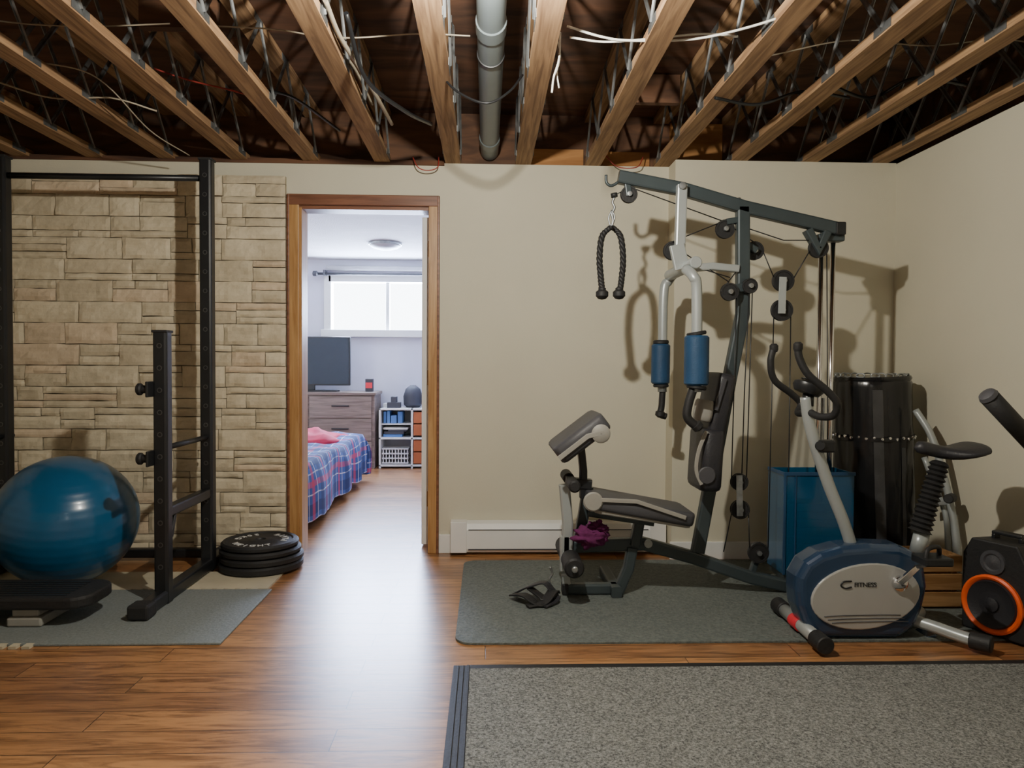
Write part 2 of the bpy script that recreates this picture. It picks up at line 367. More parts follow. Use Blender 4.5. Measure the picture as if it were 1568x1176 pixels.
stone_wall()

# joists
def joist_mesh():
    vs=[];fs=[]
    bl=[(-.0445,.0445,YB,4.235,2.30,2.338),(-.0445,.0445,YB,4.235,2.560,2.598)]
    for b in bl:
        k=len(vs); x0,x1,y0,y1,z0,z1=b; vs+=boxv(((x0+x1)/2,(y0+y1)/2,(z0+z1)/2),(x1-x0,y1-y0,z1-z0)); fs+=[tuple(i+k for i in f) for f in BF]
    nw=len(fs)
    y=YB+.1
    while y<4.15:
        for sx in (-.047,.047):
            for a,b in (((sx,y,2.325),(sx,y+.2,2.575)),((sx,y+.2,2.575),(sx,y+.4,2.325))):
                if b[1]>4.22: continue
                v,f=sweepg([a,b],[(-.012,-.0015),(-.004,-.0015),(0,-.008*(1 if sx<0 else -1)),(.004,-.0015),(.012,-.0015),(.012,.0015),(-.012,.0015)],(1,0,0)); k=len(vs); vs+=v; fs+=[tuple(i+k for i in q) for q in f]
            for (yy,zz) in ((y,2.321),(y+.2,2.579)):
                if yy>4.15: continue
                k=len(vs); vs+=boxv((sx*.965,yy,zz),(.003,.11,.030)); fs+=[tuple(i+k for i in q) for q in BF]
        y+=.4
    me=bpy.data.meshes.new('open_web_joist'); me.from_pydata([tuple(v) for v in vs],[],fs)
    me.materials.append(M['joist']); me.materials.append(M['web'])
    for i,f in enumerate(me.polygons): f.material_index=0 if i<nw else 1
    return me
jm=joist_mesh()
for k in range(-8,7):
    o=bpy.data.objects.new('ceiling_joist',jm); o.location=(-.2+.406*k,0,JZ); link(o,None)
multi('joist_blocking',[(-1.37,-1.07,2.9,2.94,2.42,2.56),(.66,.96,3.6,3.64,2.42,2.56),(-2.6,-2.28,3.4,3.44,2.42,2.56)],'osb')
# drain pipe
p=empty('drain_pipe',(.01,2,2.37))
pz=2.345
cyl('pipe',(.01,YB+.02,pz),(.01,4.22,pz),.052,'pvc',p)
for y in (3.95,2.62): cyl('coupling',(.01,y,pz),(.01,y+.09,pz),.057,'pvc',p)
for y in (2.9,): lathe('strap',(.01,y,pz),(0,1,0),[(.0535,0),(.056,.001),(.056,.02),(.0535,.021)],'black',p)
# cables
e=empty('electrical_cables',(0,2.8,2.25))
def cable(name,pts,r,m): 
    tube(name,cat(pts,8),r,m,e,8)
cable('white_cable',A(2.5,(868,40,2.62),(920,56,2.62),(965,62,2.62),(1060,60,2.6),(1145,42,2.5),(1225,15,2.38),(1275,-12,2.28)),.0045,'wirew')
cable('white_cable',A(2.6,(872,57,2.64),(925,64,2.64),(990,60,2.62),(1075,52,2.6),(1130,56,2.58)),.004,'wirew')
cable('hanging_cable',A(2.75,(858,50),(856,90),(848,118),(845,142)),.004,'wirew')
cable('hanging_cable',A(2.78,(852,55),(858,85),(853,110),(856,135)),.003,'wirew')
cable('black_cable',A(3.0,(672,110,3.05),(700,140,2.95),(745,158,2.9),(780,140,2.95),(800,115,3.05)),.005,'black')
cable('tan_cable',A(3.0,(498,0,2.45),(520,55,2.65),(548,100,2.9),(578,150,3.2),(600,190,3.7)),.009,'wirey')
cable('tan_cable',A(3.0,(470,-5,2.5),(500,60,2.8),(540,100,3.1),(570,160,3.5)),.006,'wirey')
cable('cross_cable',A(2.7,(330,40,2.75),(420,45,2.8),(520,58,2.8),(640,52,2.8),(720,55,2.8)),.003,'wirey')
cable('cross_cable',A(3.0,(-20,30,2.75),(60,38,2.8),(160,40,2.8),(260,36,2.8)),.003,'wirey')
cable('cross_cable',A(3.2,(-20,120,3.2),(80,150,3.3),(170,150,3.3),(240,170,3.4)),.004,'wirey')
cable('cross_cable',A(3.2,(-20,80,2.9),(60,95,3.0),(150,120,3.1),(230,200,3.6),(290,238,3.9)),.003,'wirey')
cable('red_cable',A(3.3,(150,60,3),(200,90,3.2),(280,120,3.3),(390,150,3.4),(440,190,3.7)),.004,'wirer')
cable('red_cable',A(4.1,(632,240,4.15),(640,256,4.12),(655,261,4.12),(670,256,4.12),(672,240,4.15)),.003,'wirer')
cable('red_cable',A(4.1,(925,235,4.15),(945,255,4.12),(975,256,4.1),(985,240,4.15)),.003,'wirer')
cable('cross_cable',A(3,(1180,85,2.85),(1300,62,2.85),(1420,70,2.85),(1530,60,2.85),(1600,70,2.85)),.003,'wirey')
cable('black_cable',A(3,(340,55,2.8),(390,130,3.2),(450,150,3.4),(520,200,3.8)),.007,'black')
cable('black_cable',A(3,(1095,150,3.1),(1160,160,3.2),(1230,140,3.2),(1300,150,3.3)),.007,'black')
cable('black_cable',A(3,(530,20,2.6),(560,120,2.9),(620,170,3.2),(660,190,3.5)),.009,'black')
cable('black_cable',A(3,(1250,120,3.1),(1330,150,3.3),(1400,120,3.1),(1480,130,3.1)),.008,'black')
e=empty('ceiling_bulb_socket',(-.2,1.9,2.25))
lathe('socket',(-.2,1.9,2.299+JZ),(0,0,-1),[(.03,0),(.055,.001),(.055,.02),(.03,.03),(.022,.07),(.02,.075)],'white',e)

# ---------------- mats ----------------
multi('rack_floor_mat',[(-3.3,-1.035,2.82,3.50,0,.010)],'foammat',None,.003)
e=empty('puzzle_mat_border',(-1.5,3.6,0))
bb('strip',-3.3,-1.06,3.512,3.80,0,.009,'beige',e)
teeth=[]
x=-3.28
while x<-1.1: teeth.append((x,x+.03,3.498,3.514,0,.0112)); x+=.055
multi('teeth',teeth,'beige',e)
teeth=[]; x=-3.28
while x<-1.76: teeth.append((x,x+.03,2.795,2.83,0,.0105)); x+=.05
multi('front_teeth',teeth,'beige',e)
def rounded_mat(name,x0,x1,y0,y1,r,t,m):
    P=[]
    for cx,cy,a0 in ((x1-r,y1-r,0),(x0+r,y1-r,90),(x0+r,y0+r,180),(x1-r,y0+r,270)):
        for k in range(7): a=math.radians(a0+15*k); P.append((cx+r*math.cos(a)+.0,cy+r*math.sin(a),.0))
    return ext(name,P,(0,0,t),m,None,.002)
rounded_mat('gym_floor_mat',-.12,2.26,2.80,4.0,.07,.010,'gymmat')
e=empty('entrance_carpet_mat',(1,1.8,0))
bb('pile',-.055,2.25,.55,2.56,.0,.012,'carpet',e,.003)
multi('rubber_border',[(-.115,-.055,.5,2.60,0,.006),(-.055,2.28,2.56,2.60,0,.008)],'rubber',e,.002)
multi('border_ribs',[(-.100,-.094,.5,2.59,.005,.010),(-.082,-.076,.5,2.59,.005,.010),(-.066,-.056,.5,2.59,.005,.012)],'rubber',e,.001)

# ---------------- squat rack ----------------
e=empty('squat_rack',(-2.0,3.5,0))
R1,R2=-1.468,-2.515; zb=.012
for X in (R1,R2):
    rect('tall_post',[(X,3.84,zb),(X,3.84,2.16)],.064,.064,'black',e)
    rect('short_post',[(X,3.31,zb),(X,3.31,1.24)],.064,.064,'black',e)
    box('cap',(X,3.84,2.165),(.07,.07,.012),'rubber',e,.003); box('cap',(X,3.31,1.245),(.07,.07,.012),'rubber',e,.003)
    rect('base_rail',[(X,3.10,.042),(X,4.05,.042)],.06,.06,'black',e,up=(0,0,1))
    box('foot',(X,3.10,.045),(.09,.09,.062),'rubber',e,.01); box('foot',(X,4.05,.045),(.075,.06,.062),'rubber',e,.01)
    rect('side_brace',[(X,3.33,.42),(X,3.82,.42)],.05,.05,'black',e,up=(0,0,1))
    rect('gusset',[(X,3.40,.40),(X,3.36,.3)],.02,.04,'black',e,up=(1,0,0))
    tube('safety_bar',[(X,3.28,.715),(X,3.9,.715)],.013,'black',e)
    for z in [i*.1+.18 for i in range(20)]:
        lathe('hole',(X,3.8085,z),(0,-1,0),[(.012,0),(.012,.0015),(.008,.0018),(.008,-.006)],'holes',e,12)
        if z<1.2: lathe('hole',(X,3.2785,z),(0,-1,0),[(.012,0),(.012,.0015),(.008,.0018),(.008,-.006)],'holes',e,12)
    for z in (.985,.675):
        box('hook_plate',(X-.034,3.27,z),(.012,.09,.07),'black',e,.004)
        cyl('hook_peg',(X-.03,3.25,z),(X-.075,3.25,z),.018,'rubber',e); cyl('hook_knob',(X-.062,3.25,z),(X-.085,3.25,z),.027,'rubber',e,.006)
tube('pull_up_bar',[(R2,3.84,2.07),(R1,3.84,2.07)],.016,'black',e)
rect('rear_cross_beam',[(R2,4.05,.045),(R1,4.05,.045)],.05,.05,'black',e,up=(0,0,1))

# exercise ball
e=empty('exercise_ball',(-2.08,3.6,.0))
pr=[]; Rb=.322
for i in range(97):
    t=math.pi*i/96; rb=Rb
    if 14<i<82 and i%4==0: rb=Rb-.0012
    pr.append((rb*math.sin(t),-rb*math.cos(t)*.975))
lathe('ball',(-2.065,3.60,Rb*.975+.012),(.15,-.25,1),pr,'ball',e,96)
# aerobic step
e=empty('aerobic_step',(-2.05,3.15,.0))
P=[]
x0,x1,y0,y1,r=-2.5,-1.64,2.98,3.26,.09
for cx,cy,a0 in ((x1-r,y1-r,0),(x0+r,y1-r,90),(x0+r,y0+r,180),(x1-r,y0+r,270)):
    for k in range(6): a=math.radians(a0+18*k); P.append((cx+r*math.cos(a),cy+r*math.sin(a),.085))
ext('deck',P,(0,0,.05),'rubber',e,.012)
multi('tread_ribs',[(x0+.1,x1-.1,3.02+i*.03,3.03+i*.03,.134,.137) for i in range(7)],'black',e)
box('label',(-2.2,3.10,.139),(.2,.05,.002),'padlight',e,.001)
for X in (-1.9,-2.38):
    multi('riser',[(X-.07,X+.07,3.0,3.24,.011,.05),(X-.055,X+.055,3.01,3.23,.05,.088)],'padlight',e,.008)

# weight plates
e=empty('weight_plate_stack',(-1.21,3.895,0))
z=.0095
for i,(r,t) in enumerate(((.218,.043),(.216,.038),(.210,.034),(.200,.034))):
    dx=(0,.004,-.003,-.006)[i]
    lathe('plate',(-1.208+dx,3.895,z),(0,0,1),[(.025,0),(r-.012,0),(r,.01),(r,t-.01),(r-.01,t),(r-.03,t),(r-.035,t-.006),(.07,t-.006),(.06,t),(.03,t),(.025,t-.01)],'rubber',e,64)
    z+=t
s='WEIGHT  PLATE  20KG  '; rr_=.145
for i,ch in enumerate(s):
    if ch==' ': continue
    cu=bpy.data.curves.new('emboss','FONT'); cu.body=ch; cu.size=.046; cu.extrude=.001; cu.align_x='CENTER'; cu.offset=.0010
    cu.materials.append(M['ink']); o=bpy.data.objects.new('emboss',cu)
    a=math.pi*1.5+2*math.pi*(i-3)/len(s)
    o.location=(-1.214+rr_*math.cos(a),3.895+rr_*math.sin(a),z-.0045); o.rotation_euler=(0,0,a+math.pi/2); link(o,e)

# ---------------- bedroom contents ----------------
e=empty('window_1',(-1.1,8.12,1.75))
multi('frame',[(WX0-.05,WX0+.03,8.06,8.2,WZ0-.04,WZ1+.05),(WX1-.03,WX1+.05,8.06,8.2,WZ0-.04,WZ1+.05),(WX0,WX1,8.06,8.2,WZ1-.02,WZ1+.05),(WX0-.08,WX1+.08,8.04,8.2,WZ0-.06,WZ0+.02),(-1.13,-1.09,8.1,8.17,WZ0,WZ1)],'white',e,.004)
tube('curtain_rod',[(-1.86,8.0,2.10),(-.3,8.0,2.10)],.014,'padgrey',e)
tube('roller_shade',[(-1.78,8.05,2.17),(-.4,8.05,2.17)],.03,'lampglass',e)
multi('brackets',[(-1.8,-1.78,7.98,8.1,2.08,2.14),(-.42,-.4,7.98,8.1,2.08,2.14)],'padgrey',e)
lathe('finial',(-1.86,8.0,2.10),(-1,0,0),[(.014,0),(.03,.01),(.03,.05),(.01,.06)],'padgrey',e)
q=at(590,366,6.95); e=empty('flush_ceiling_light',(q.x,6.95,ZC))
lathe('shade',(q.x,6.95,ZC-.001),(0,0,-1),[(.14,0),(.15,.01),(.15,.03),(.12,.05),(.06,.065),(.01,.07)],'lampglass',e)
lathe('rim',(q.x,6.95,ZC-.001),(0,0,-1),[(.15,.0),(.158,.002),(.158,.022),(.15,.024)],'galv',e)
# dresser
e=empty('dresser',(-1.9,7.8,0)); dx0,dx1=-2.55,-1.18
bb('carcass',dx0,dx1,7.62,8.07,.0,.78,'dresser',e,.004); bb('top',dx0-.015,dx1+.015,7.59,8.075,.78,.81,'dresser',e,.004)
for j in range(3):
    for (a,b) in ((dx0+.03,-1.88),(-1.86,dx1-.03)):
        bb('drawer',a,b,7.598,7.62,.06+j*.24,.285+j*.24,'dresser',e,.004)
        bb('pull',(a+b)/2-.09,(a+b)/2+.09,7.58,7.60,.18+j*.24,.192+j*.24,'black',e,.003)
e=empty('television',(-1.95,7.8,.81)); 
bb('panel',-2.4,-1.47,7.80,7.84,.875,1.40,'black',e,.006); bb('screen',-2.385,-1.485,7.797,7.80,.89,1.385,'screen',e)
multi('stand',[(-2.3,-1.6,7.72,7.9,.811,.825),(-2.0,-1.85,7.80,7.84,.825,.88)],'black',e,.004)
e=empty('soda_can_box',(-1.3,7.7,.81))
multi('carton',[(-1.30,-1.22,7.75,7.83,.811,.95)],'bk2',e,.006); multi('label',[(-1.295,-1.225,7.746,7.75,.85,.91)],'red',e)
e=empty('cube_shelf',(-.9,7.85,0)); sx0,sx1=-1.14,-.42
multi('frame',[(sx0,sx0+.02,7.65,8.05,0,.64),(-.80,-.78,7.65,8.05,0,.64),(sx1-.02,sx1,7.65,8.05,0,.64)]+[(sx0,sx1,7.65,8.05,z,z+.02) for z in (.02,.31,.62)]+[(sx0,-.8,7.7,8.05,.46,.475)]+[(sx0,sx1,8.04,8.05,0,.64)],'white',e,.002)
multi('books_a',[(-1.10,-1.07,7.72,7.95,.475,.6),(-1.06,-1.03,7.7,7.95,.475,.61),(-1.02,-.96,7.7,7.95,.475,.56),(-.95,-.9,7.72,7.95,.475,.6),(-1.1,-.9,7.7,7.95,.33,.36)],'bk1',e,.003)
multi('books_b',[(-1.09,-.88,7.69,7.95,.36,.39),(-1.05,-.85,7.7,7.95,.39,.41),(-1.06,-.92,7.7,7.8,.64,.70),(-1.02,-.96,7.7,7.8,.70,.76)],'bk2',e,.003)
multi('papers',[(-1.1,-.84,7.7,7.95,.41,.43),(-1.12,-1.03,7.82,8.0,.64,.68)],'ink',e,.003)
multi('drawer_units',[(-.775,-.445,7.66,7.9,.35,.47),(-.775,-.445,7.66,7.9,.48,.60),(-.775,-.445,7.66,7.9,.05,.17),(-.775,-.445,7.66,7.9,.18,.30)],'bk3',e,.006)
bas=[]
for i in range(9): bas.append((-1.1+i*.032,-1.09+i*.032,7.67,7.68,.05,.2))
bas+=[(-1.11,-.83,7.665,7.9,z,z+.012) for z in (.05,.1,.15,.2)]
multi('basket',bas,'basket',e)
lathe('backpack',(-.80,7.85,.641),(0,0,1),[(.07,0),(.1,.03),(.105,.12),(.08,.2),(.03,.24)],'bk2',e,16)
lathe('jar',(-.62,7.78,.641),(0,0,1),[(.03,0),(.035,.005),(.035,.13),(.02,.15),(.02,.18)],'bk1',e,16)
# bed
e=empty('bed',(-1.95,5.7,0))
bb('mattress',-2.66,-1.2,4.64,6.78,.22,.42,'white',e,.05); bb('base',-2.6,-1.25,4.7,6.75,.04,.22,'bk2',e,.02)
nx,ny=56,70; X0,X1,Y0,Y1,dr=-2.68,-1.18,4.62,6.80,.40; vs=[];fs=[];uv=[]
for j in range(ny+1):
    for i in range(nx+1):
        a=X0-.0+(X1-X0+dr)*i/nx; b=Y0-.1+(Y1-Y0+dr+.1)*j/ny
        ox=max(0,a-X1); oy=max(0,b-Y1); cx=min(a,X1); cy=min(b,Y1)
        o_=max(ox,oy); fl=1-math.exp(-o_*14)
        w=.025*math.sin(b*9+1.5*math.sin(b*3))*min(1,ox*5)+.02*math.sin(a*11)*min(1,oy*5)
        x=cx+(.05*fl+w if ox>0 else 0); y=max(cy,Y0)+(.05*fl+w*.5 if oy>0 else 0)
        z=.455-max(0,o_-.02)*1.0+.022*noise.noise(V((a*3,b*3,0)))+.012*noise.noise(V((a*9,b*9,3)))
        z=max(z,.03)
        vs.append((x,y,z)); uv.append((a,b))
for j in range(ny):
    for i in range(nx): k=j*(nx+1)+i; fs.append((k,k+1,k+nx+2,k+nx+1))
o=mk('plaid_comforter',vs,fs,'plaid',e,smooth=True)
ul=o.data.uv_layers.new(name='UVMap')
for l in o.data.loops: ul.data[l.index].uv=uv[l.vertex_index]
vs=[];fs=[]
for j in range(13):
    for i in range(17):
        u=i/16;w=j/12; ed=min(u,1-u,w,1-w)*4
        vs.append((-1.88+.60*u+.04*math.sin(w*7),5.95+.65*w+.05*math.sin(u*6),.46+.07*min(1,ed)+.05*noise.noise(V((u*4,w*4,9)))*min(1,ed)))
for j in range(12):
    for i in range(16): k=j*17+i; fs.append((k,k+1,k+18,k+17))
o=mk('red_throw',vs,fs,'redcloth',e,smooth=True); s=o.modifiers.new('s','SOLIDIFY'); s.thickness=.03

# ---------------- home gym ----------------
e=empty('multi_station_home_gym',(1.0,3.42,0)); YG=3.42
rect('top_boom',A(YG,(947,271),(1045,290),(1140,318),(1240,341),(1287,352)),.062,.05,'steel',e)
q=at(1284,351,YG); box('boom_cap',q,(.05,.06,.062),'black',e,.006)
rect('boom_gusset',A(YG,(1236,352),(1252,382),(1265,356)),.04,.05,'steel',e)
tube('boom_hook',cat(A(YG,(956,272),(938,284),(929,280),(928,268))),.007,'steel',e)
rect('upright',A(YG,(1137,318),(1137,480),(1117,580),(1095,700),(1068,845)),.062,.05,'steel',e)
tube('pull_down_rod',A(YG,(1131,303),(1131,318)),.01,'galv',e)
# press arm
rect('press_hanger',A(3.38,(1044,284),(1042,345),(1040,400)),.048,.04,'silver',e)
rect('hanger_plate',A(3.36,(1036,375),(1044,412)),.07,.03,'silver',e)
lathe('hanger_bolt',at(1044,285,3.36),(0,-1,0),[(.003,0),(.016,.001),(.016,.015),(.003,.016)],'galv',e,12)
hub=at(1045,412,3.45)
cyl('cross_shaft',(hub.x,3.22,hub.z),(hub.x,3.70,hub.z),.028,'silver',e)
rect('press_link',A(3.40,(1048,412),(1090,408),(1130,412)),.035,.04,'silver',e)
FA=3.71; NA=3.20
tube('far_press_arm',cat(A(FA,(1040,412,FA-.05),(1024,430,FA),(1016,455,FA),(1014,600,FA)),6),.024,'silver',e)
tube('near_press_arm',cat(A(NA,(1050,412,NA+.05),(1062,424,NA),(1067,450,NA),(1066,600,NA)),6),.024,'silver',e)
cyl('far_foam',at(1012,527,FA),at(1011,588,FA),.048,'foamblue',e,.008)
cyl('near_foam',at(1067,514,NA),at(1066,590,NA),.055,'foamblue',e,.008)
for (a,b,r) in ((527,521,.05),(588,593,.05)): cyl('foam_ring',at(1012,a,FA),at(1012,b,FA),r*.8,'rubber',e)
for (a,b,r) in ((514,508,.055),(590,596,.055)): cyl('foam_ring',at(1067,a,NA),at(1066,b,NA),r*.8,'rubber',e)
tube('far_grip',cat(A(FA,(1015,592),(1013,622),(1011,634),(1020,638)),6),.017,'rubber',e)
tube('near_grip',cat(A(NA,(1062,594),(1054,620),(1053,640),(1070,656)),6),.020,'rubber',e)
lathe('far_grip_end',at(1011,634,FA),(-.2,0,-1),[(.01,-.02),(.026,-.01),(.026,.01),(.01,.02)],'rubber',e,16)
lathe('near_grip_end',at(1068,653,NA),(.7,0,-.7),[(.01,-.02),(.026,-.01),(.026,.01),(.01,.02)],'rubber',e,16)
def pad(name,a,b,Y,wid,th,m):
    rr1=rr(th,wid,min(th,wid)*.33,5)
    P=A(Y,a,b); d=(P[1]-P[0]); d.normalize(); k=.02
    pts=[P[0],P[0]+d*k*.4,P[0]+d*k*1.3,P[1]-d*k*1.3,P[1]-d*k*.4,P[1]]; sc=[.80,.93,1,1,.93,.80]
    v,f=sweepg(pts,rr1,(0,1,0),sc); shade(mk(name,v,f,m,e))
pad('back_pad_upper',(1103,572),(1080,690),3.41,.26,.085,'paddark')
pad('back_pad_lower',(1083,655),(1077,747),3.36,.26,.10,'paddark')
rect('back_pad_piping',cat(A(3.226,(1082,660),(1070,690),(1066,720),(1074,742)),5),.016,.010,'padlight',e)
rect('back_pad_piping',A(3.273,(1110,580),(1096,628)),.02,.012,'padgrey',e)
lathe('pad_end_cap',at(1082,728,3.228),(0,-1,0),[(.002,0),(.038,.0),(.041,.004),(.036,.009),(.002,.01)],'padgrey',e,24)
pad('back_pad_badge',(1080,612),(1074,645),3.31,.09,.08,'padlight')
# seat
pad('seat_pad',(896,760),(1052,788),3.36,.30,.065,'padgrey')
pad('seat_pad_underside',(905,773),(1048,796),3.36,.27,.03,'padlight')
rect('seat_piping',A(3.205,(905,765),(975,768),(1050,793)),.018,.012,'padlight',e)
lathe('seat_end_cap',at(908,768,3.212),(0,-1,0),[(.002,0),(.042,.0),(.045,.006),(.038,.013),(.002,.014)],'padlight',e,24)
rect('seat_post',A(3.4,(980,790),(972,835)),.05,.05,'steel',e)
rect('seat_carrier',A(3.38,(900,785),(1000,800)),.03,.05,'steel',e)
pad('preacher_pad',(850,694),(921,640),3.38,.34,.09,'padgrey')
rect('preacher_piping',A(3.205,(856,702),(900,668),(925,662)),.022,.012,'padlight',e)
lathe('preacher_end_cap',at(920,664,3.212),(0,-1,0),[(.002,0),(.040,.0),(.043,.006),(.036,.012),(.002,.013)],'padlight',e,24)
rect('preacher_post',A(3.4,(889,682),(893,720),(893,762)),.035,.05,'black',e)
rect('preacher_clamp',A(3.4,(866,738),(905,742)),.05,.06,'black',e)
rect('leg_developer_post',A(3.38,(864,742),(869,800),(868,858)),.05,.05,'silver',e)
rect('front_post',A(3.42,(900,745),(893,790),(884,836)),.05,.05,'steel',e)
q=at(872,853,3.36); 
cyl('ankle_roller_near',(q.x,3.16,q.z),(q.x,3.33,q.z),.045,'rubber',e,.008); cyl('ankle_roller_far',(q.x,3.42,q.z),(q.x,3.6,q.z),.045,'rubber',e,.008)
cyl('ankle_shaft',(q.x,3.14,q.z),(q.x,3.62,q.z),.014,'galv',e)
q=at(866,832,3.36); rect('roller_bracket',[(q.x,3.38,q.z+.03),(q.x+.0,3.38,q.z-.13)],.05,.05,'silver',e)
q=at(874,737,3.36)
cyl('knee_roller_near',(q.x,3.20,q.z),(q.x,3.34,q.z),.028,'rubber',e,.008); cyl('knee_roller_far',(q.x,3.43,q.z),(q.x,3.58,q.z),.028,'rubber',e,.008)
rect('base_beam',A(YG,(872,836),(985,832),(1060,853),(1150,884),(1216,899)),.06,.055,'steel',e)
lathe('beam_bolt',at(992,832,3.385),(0,-1,0),[(.003,0),(.02,.001),(.02,.012),(.003,.013)],'silver',e,12)
rect('front_leg',A(3.40,(968,838),(962,870),(946,906)),.05,.05,'steel',e)
q1=at(868,908,3.40);q2=at(950,908,3.40)
rect('front_foot',[(q1.x,3.40,.037),(q2.x,3.40,.037)],.05,.05,'steel',e)
rect('front_stabiliser',[(q2.x-.03,3.33,.037),(q2.x-.03,3.70,.037)],.05,.05,'steel',e,up=(0,0,1))
box('foot_cap',(q1.x-.01,3.4,.038),(.03,.06,.054),'rubber',e,.006)
rect('foot_post',A(3.40,(866,880),(868,905)),.04,.04,'silver',e)
q=at(1216,899,YG)
rect('rear_base',[(q.x-.05,YG,.04),(q.x+.33,YG,.04)],.05,.05,'steel',e,up=(0,0,1))
rect('rear_base_cross',[(q.x+.18,3.25,.04),(q.x+.18,3.72,.04)],.05,.05,'steel',e,up=(0,0,1))
box('rear_cap',(q.x+.0,YG-.03,.04),(.10,.05,.058),'black',e,.006)
for px,py,Y,r in ((963,298,YG,.040),(1110,351,YG,.045),(1030,384,3.44,.045),(1155,384,YG+.045,.045),(1117,447,3.36,.042),(1148,438,3.36,.036),
    (1199,430,YG,.052),(1197,475,YG,.052),(1253,380,YG,.047),(1132,738,YG,.042),(1133,780,YG,.046),(1161,846,YG,.05),(880,870,3.4,.03)):
    pulley('pulley',at(px,py,Y),r,e)
for dy in (-.028,.028):
    rect('floating_pulley_plate',A(YG+dy,(1199,424),(1197,480)),.035,.006,'silver',e)
    rect('lower_pulley_plate',A(YG+dy,(1132,728),(1133,790)),.03,.006,'galv',e)
rect('pulley_bracket',A(YG,(1112,340),(1137,336)),.03,.03,'steel',e); rect('pulley_bracket',A(3.375,(1110,444),(1152,438)),.04,.02,'steel',e)
rect('pulley_bracket',A(YG+.02,(1161,846),(1150,880)),.03,.03,'steel',e); rect('pulley_bracket',A(YG+.02,(1137,370),(1158,384)),.03,.03,'steel',e)
rect('pulley_bracket',A(YG,(960,278),(963,300)),.03,.03,'steel',e)
def cb(*pts): tube('steel_cable',A(YG,*pts),.0028,'black',e,6)
cb((939,300),(951,294),(963,286),(1105,338)); cb((1110,338),(1030,370)); cb((1042,384),(1117,432,3.36))
cb((1124,350),(1155,371)); cb((1168,384),(1185,425)); cb((1213,430),(1247,372)); cb((1110,338),(1200,368),(1262,368)); 
cb((1143,396),(1103,447,3.36)); cb((1128,455,3.36),(1120,735)); cb((1152,448,3.36),(1143,735)); cb((1147,448,3.36),(1140,600),(1136,725))
cb((1185,478),(1176,846)); cb((1211,478),(1206,860)); cb((1121,782),(1108,845)); cb((1146,784),(1148,846)); cb((1266,385),(1268,730))
cb((1030,398),(1118,425,3.36))
# rods and stack
r1=at(1257,400,3.47).x; r2=at(1275,400,3.47).x; YS=3.47
for x in (r1,r2): tube('guide_rod',[(x,YS,.10),(x,YS,at(1265,372,YS).z)],.0125,'chrome',e)
tube('selector_rod',[((r1+r2)/2,YS+.02,.4),((r1+r2)/2,YS+.02,.95)],.010,'galv',e)
box('rod_head',((r1+r2)/2,YS-.02,at(1265,366,YS).z),(.13,.06,.035),'steel',e,.006)
s0=at(1200,800,3.40).x; s1=at(1306,800,3.40).x; zs0=.10; zs1=at(1200,724,3.40).z
pl=[]
for i in range(8): pl.append((s0+.03,s1-.03,3.415,3.54,.125+i*.040,.162+i*.040))
multi('weight_stack',pl,'rubber',e,.004)
multi('shroud',[(s0,s0+.006,3.40,3.59,zs0,zs1),(s1-.006,s1,3.40,3.59,zs0,zs1),(s0,s1,3.394,3.40,zs0,zs1),(s0,s1,3.59,3.596,zs0,zs1)],'acryl',e,.001)
multi('shroud_lip',[(s0-.004,s1+.004,3.387,3.395,zs1-.012,zs1+.004),(s0-.007,s0+.001,3.39,3.59,zs1-.012,zs1+.004),(s0-.005,s0+.006,3.388,3.398,zs0,zs1),(s0+.05,s0+.056,3.389,3.395,zs0,zs1)],'foamblue',e,.001)
bb('stack_base',s0+.01,s1-.01,3.40,3.59,.066,.12,'steel',e,.004)
# rope
tube('snap_chain',cat(A(YG,(941,302),(938,310),(941,318),(937,328),(939,338),(936,348)),4),.006,'galv',e,8)
tube('carabiner',cat(A(YG,(937,322),(932,334),(936,347),(941,334),(938,322)),6),.004,'galv',e,8)
tube('snap_ball',A(YG,(940,296),(941,302)),.016,'rubber',e)
def rope(pts,Y):
    C=cat(A(Y,*pts),14)
    for ph in (0,2.09,4.19):
        P=[]
        for i,c in enumerate(C):
            a=i*.62+ph; P.append(c+V((math.cos(a),math.sin(a),0))*.0075)
        tube('rope_strand',P,.0085,'rubber',e,8)
rope(((936,347),(922,362),(918,395),(920,425),(922,446)),3.40); rope(((937,347),(950,362),(954,395),(952,425),(949,446)),3.44)
for px,Y in ((922,3.40),(948,3.44)):
    lathe('rope_stop',at(px,440,Y),(0,0,-1),[(.012,0),(.018,.004),(.018,.012),(.03,.022),(.03,.042),(.018,.055),(.004,.058)],'rubber',e,20)
# strap on floor
e2=empty('ankle_strap',(.4,3.3,0))
q=at(818,912,3.35)
def ribbon(name,pts,w,m,p): 
    v,f=sweepg(cat(pts,6),rr(w,.008,.003),(0,0,1)); mk(name,v,f,m,p)
ribbon('strap',[(q.x-.10,3.33,.03),(q.x-.05,3.26,.05),(q.x+.02,3.22,.02),(q.x+.08,3.28,.06),(q.x+.10,3.36,.03)],.05,'rubber',e2)
ribbon('strap_loop',[(q.x-.09,3.38,.02),(q.x-.02,3.33,.07),(q.x+.05,3.31,.09),(q.x+.09,3.27,.03),(q.x+.03,3.2,.018)],.045,'paddark',e2)
ribbon('strap_tail',[(q.x-.02,3.33,.06),(q.x+.04,3.24,.03),(q.x-.04,3.2,.018)],.04,'rubber',e2)
tube('strap_chain',cat(A(3.33,(842,868),(846,878),(841,888),(845,898)),4),.005,'galv',e2,8)
